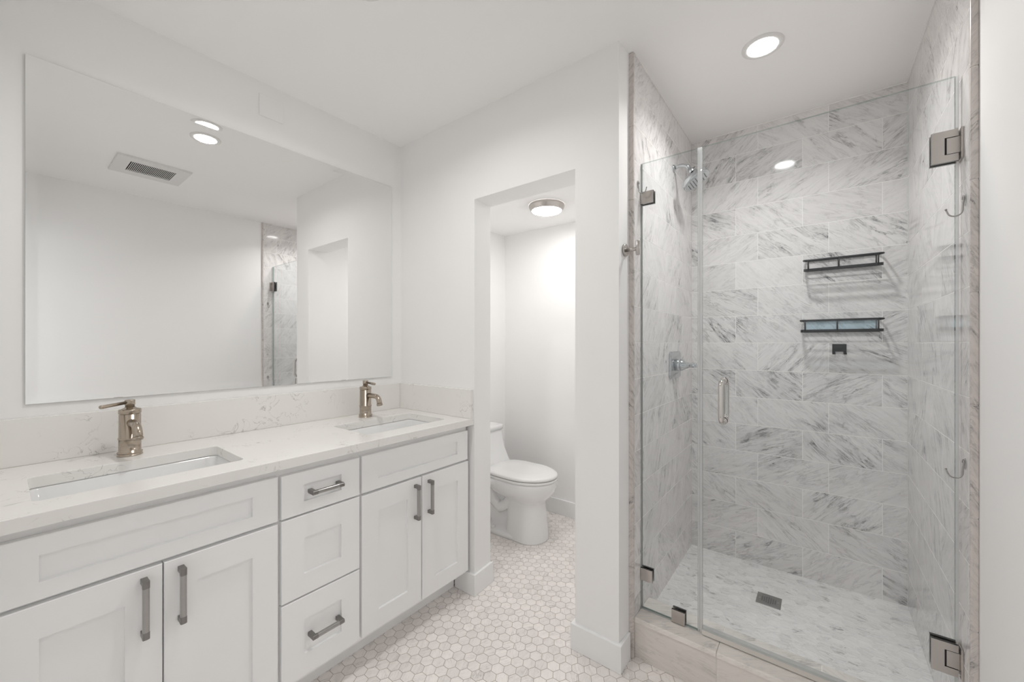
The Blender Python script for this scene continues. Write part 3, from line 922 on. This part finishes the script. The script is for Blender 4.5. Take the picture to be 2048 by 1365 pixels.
bm = BM(); box(bm, GX-0.002, GX+GT+0.002, -0.3120, -0.3052, 0.186, 0.330); box(bm, GX-0.002, GX+GT+0.002, -0.3120, -0.3052, 0.430, 1.775); box(bm, GX-0.002, GX+GT+0.002, -0.3120, -0.3052, 1.875, ZG-0.002)
obj('edge_seal', bm, 'seal', dr, label='clear vinyl hinge side seal')

# ---- shower fittings
sx_, sy_, sz_ = 2.117, YSL, 2.167
t = thing('shower_sprayer', 'chrome shower head on a curved wall arm in the upper left of the shower', 'shower head', (sx_, sy_, sz_))
nut = Vector((sx_, 0.5063, 2.138))
hc = Vector((sx_, 0.4790, 2.0790))
tilt = radians(33)
nrm = Vector((0, -sin(tilt), -cos(tilt)))           # the way the water goes
bm = BM()
lathe(bm, (sx_, sy_-0.0005, sz_), (0, -1, 0), [(0, 0.019), (0.003, 0.019), (0.007, 0.014), (0.009, 0.0095)], 28)
pts = [Vector((sx_, sy_-0.002, sz_)), Vector((sx_, sy_-0.025, sz_+0.005)), Vector((sx_, sy_-0.045, sz_+0.004)), Vector((sx_, sy_-0.062, sz_-0.004)), nut-nrm*0.006]
tube(bm, pts, 0.0088, 16)
obj('arm', bm, 'chrome', t)
bm = BM()
lathe(bm, nut-nrm*0.008, nrm, [(0, 0.0115), (0.010, 0.0125), (0.011, 0.0150), (0.019, 0.0150), (0.021, 0.013), (0.026, 0.0165)], 24)
va_ = Vector((1, 0, 0)); vb_ = Vector((0, -cos(tilt), sin(tilt)))
def headring(d, w, l, r):
    return [hc+nrm*d+va_*p[0]+vb_*p[1] for p in rrect(-w, w, -l, l, r, 7)]
loft(bm, [headring(-0.045, 0.016, 0.016, 0.0155), headring(-0.034, 0.030, 0.032, 0.028), headring(-0.022, 0.050, 0.058, 0.045), headring(-0.012, 0.057, 0.066, 0.050), headring(0.002, 0.0575, 0.0665, 0.050), headring(0.005, 0.055, 0.064, 0.048)])
head = obj('head', bm, 'chrome', t)
bm = BM(); loft(bm, [headring(0.0052, 0.050, 0.059, 0.043), headring(0.0062, 0.049, 0.058, 0.042)]); obj('spray_face', bm, 'headface', head)
bm = BM()
for i in range(-3, 4):
    for j in range(-3, 4):
        if (abs(i) == 3 and abs(j) == 3): continue
        p_ = hc+va_*(i*0.0125+(0.006 if j % 2 else 0))+vb_*(j*0.0140)+nrm*0.0058
        lathe(bm, p_, nrm, [(0, 0.0030), (0.0018, 0.0022)], 8)
nz = obj('nozzles', bm, 'rubbergrey', head); nz['kind'] = 'stuff'

t = thing('shower_valve', 'chrome shower valve plate with lever on the left shower wall', 'shower valve', (2.125, YSL, 1.159))
bm = BM()
def vring(y, m, r): return [(p[0], y, p[1]) for p in rrect(2.036+m, 2.212-m, 1.0905+m, 1.2285-m, r, 6)]
loft(bm, [vring(YSL-0.0003, 0, 0.02), vring(YSL-0.008, 0, 0.02), vring(YSL-0.012, 0.005, 0.016)], smooth=False)
obj('plate', bm, 'chrome', t, bevel=0.001)
bm = BM(); lathe(bm, (2.125, YSL-0.0115, 1.159), (0, -1, 0), [(0, 0.031), (0.020, 0.031), (0.0205, 0.029), (0.0225, 0.029), (0.023, 0.030), (0.030, 0.0285), (0.048, 0.019), (0.055, 0.016), (0.058, 0.015), (0.0585, 0.011), (0.064, 0.0105), (0.066, 0.012), (0.094, 0.0125), (0.096, 0.011)], 32)
obj('lever_handle', bm, 'chrome', t)

# floor drain
dxc, dyc = 2.168, 0.1805
t = thing('shower_drain', 'square steel drain grate in the shower floor', 'drain', (dxc, dyc, 0.083))
bm = BM(); v = box(bm, dxc-0.0475, dxc+0.0475, dyc-0.0475, dyc+0.0475, 0.0825, 0.0862); obj('grate', bm, 'drainmetal', t, bevel=0.002)
bm = BM()
for i in range(-3, 4):
    L_ = 0.030-0.0022*abs(i)**1.3
    nslot = int(L_*2/0.0062)
    for k in range(nslot):
        xx = dxc-L_+0.0062*(k+0.5)
        quad_faces(bm, [(xx-0.0012, dyc+i*0.0085-0.0027, 0.08635), (xx+0.0012, dyc+i*0.0085-0.0027, 0.08635), (xx+0.0012, dyc+i*0.0085+0.0027, 0.08635), (xx-0.0012, dyc+i*0.0085+0.0027, 0.08635)], [(0, 1, 2, 3)])
o = obj('slots', bm, 'dark', t); o['kind'] = 'stuff'
for s in (-1, 1):
    bm = BM(); lathe(bm, (dxc, dyc+s*0.036, 0.0862), (0, 0, 1), [(0, 0.0045), (0.0012, 0.004), (0.0016, 0.0001)], 14); obj('screw', bm, 'chrome', t)

# ---- black wire racks on the back wall
def rack(z_lo, z_hi, y0, y1, label, film, sag=0.0):
    t = thing('shower_rack', label, 'rack', (XS, (y0+y1)/2, z_lo), 'black racks on the back shower wall')
    xf, xb = 2.3870, XS-0.006
    r = 0.018
    def loop(z, g=0.0): return [Vector((p[0], p[1], z)) for p in rrect(xf+g, xb-g, y0+g, y1-g, r, 6)]
    bm = BM(); tube(bm, loop(z_hi), 0.0040, 10, closed=True); obj('top_rail', bm, 'black', t)
    bm = BM()
    o_, i_ = loop(z_lo), loop(z_lo, 0.006)
    oo = [[p+Vector((0, 0, d)) for p in o_] for d in (-0.0062, 0.0062)]; ii = [[p+Vector((0, 0, d)) for p in i_] for d in (0.0062, -0.0062)]
    loft(bm, [oo[0], oo[1], ii[0], ii[1], oo[0]], False, False, smooth=False)
    bmesh.ops.remove_doubles(bm, verts=bm.verts, dist=1e-6)
    obj('base_rim', bm, 'black', t)
    for k in range(3):
        xx = xf+(xb-xf)*(k+1)/4
        bm = BM(); tube(bm, [(xx, y0+0.004, z_lo), (xx, y1-0.004, z_lo)], 0.0022, 8); obj('base_wire', bm, 'black', t)
    for yy in (y1-0.0175, (y0+y1)/2+0.010, y0+0.0185):
        for xx in (xf, xb):
            bm = BM(); tube(bm, [(xx, yy, z_lo), (xx, yy, z_hi)], 0.0024, 8); obj('upright', bm, 'black', t)
    for ya in (y0+0.06, y1-0.10):
        bm = BM(); box(bm, xb-0.001, XS-0.0004, ya, ya+0.04, (z_lo+z_hi)/2+0.012, z_hi); obj('adhesive_pad', bm, 'clearpad', t)
    if film:
        bm = BM(); box(bm, xf+0.0035, xf+0.0050, y0+0.022, y1-0.019, z_lo+0.0066, z_hi-0.0044)
        obj('film', bm, 'bluefilm', t, label='pale blue translucent strip')
    for ch in t.children:          # the rack hangs a little forward
        for v in ch.data.vertices:
            v.co.z += sag*(v.co.x + XS - xf)/(xb-xf)
rack(1.6225, 1.6700, -0.2300, 0.0570, 'upper black wire rack on the back shower wall, open sided', False, 0.011)
rack(1.3290, 1.3800, -0.2305, 0.0690, 'lower black wire rack on the back shower wall with pale blue strip', True)
bm = BM()
va = [(-0.0536, 1.2165), (-0.0650, 1.2165), (-0.0650, 1.2290), (-0.0955, 1.2290), (-0.0955, 1.2165), (-0.1066, 1.2165), (-0.1066, 1.2658), (-0.0536, 1.2658)]
f1 = [bm.verts.new((XS-0.0005, p[0], p[1])) for p in va]; f2 = [bm.verts.new((XS-0.0065, p[0], p[1])) for p in va]
bm.faces.new(f1); bm.faces.new(f2[::-1])
for i in range(8): bm.faces.new((f1[i], f1[(i+1) % 8], f2[(i+1) % 8], f2[i]))
for ya in (-0.0536, -0.0955):
    box(bm, XS-0.030, XS-0.0060, ya-0.0112, ya, 1.2165, 1.2200); box(bm, XS-0.030, XS-0.027, ya-0.0112, ya, 1.2165, 1.2260)
tag(obj('razor_holder', bm, 'black', bevel=0.0008), 'small black two-prong holder on the wall below the lower rack', 'holder')

# ---- hooks
def wire_hook(y_wall, s, x, z, label):
    """s = direction into the room"""
    t = thing('wire_hook', label, 'hook', (x, y_wall, z), 'clear pad wire hooks on the shower tiles')
    bm = BM(); ring = [(x+0.010*cos(a), z+0.004+0.016*sin(a)) for a in [2*pi*i/20 for i in range(20)]]
    loft(bm, [[(p[0], y_wall+s*0.0004, p[1]) for p in ring], [(p[0], y_wall+s*0.0016, p[1]) for p in ring]], smooth=False)
    obj('adhesive_pad', bm, 'clearpad', t)
    bm = BM()
    y = y_wall+s*0.0045
    pts = [Vector((x+0.004, y, z+0.006)), Vector((x+0.005, y, z+0.012)), Vector((x, y, z+0.015)), Vector((x-0.005, y, z+0.011)), Vector((x-0.004, y, z+0.003)), Vector((x, y, z-0.004)), Vector((x, y+s*0.001, z-0.022))]
    c_ = Vector((x, y+s*0.0155, z-0.022)); 
    pts += [c_+Vector((0, -s*0.0145*cos(a), -0.0150*sin(a))) for a in [pi*0.92*i/10 for i in range(1, 11)]]
    pts.append(pts[-1]+Vector((0, s*0.0030, 0.009)))
    tube(bm, pts, 0.0019, 8)
    lathe(bm, pts[-1]-Vector((0, 0, 0.001)), (0, 0, 1), [(0, 0.0008), (0.0012, 0.0026), (0.003, 0.0026), (0.0042, 0.0008)], 10)
    obj('hook_wire', bm, 'steel', t)
wire_hook(YSL, -1, 1.606, 1.918, 'small wire hook on clear pad on the left tile edge by the upper glass clamp')
wire_hook(YSR, 1, 1.606, 1.655, 'small wire hook on clear pad on the right tile edge below the upper hinge')
wire_hook(YSR, 1, 1.606, 0.936, 'small wire hook on clear pad low on the right tile edge above the lower hinge')
t = thing('robe_hook', 'brushed steel T-shaped robe hook on the pilaster end beside the shower', 'hook', (1.517, 0.6065, 1.638))
yw = 0.6078
bm = BM(); lathe(bm, (1.517, yw-0.0003, 1.638), (0, -1, 0), [(0, 0.0245), (0.006, 0.0245), (0.0072, 0.0232)], 36); obj('base_plate', bm, 'brushed', t)
bm = BM(); tube(bm, [(1.517, yw-0.006, 1.637), (1.517, yw-0.052, 1.637)], 0.0068, 18)
lathe(bm, (1.517, yw-0.053, 1.6125), (0, 0, 1), [(0, 0.0066), (0.001, 0.0078), (0.056, 0.0078), (0.057, 0.0066)], 20)
obj('t_bar', bm, 'brushed', t)
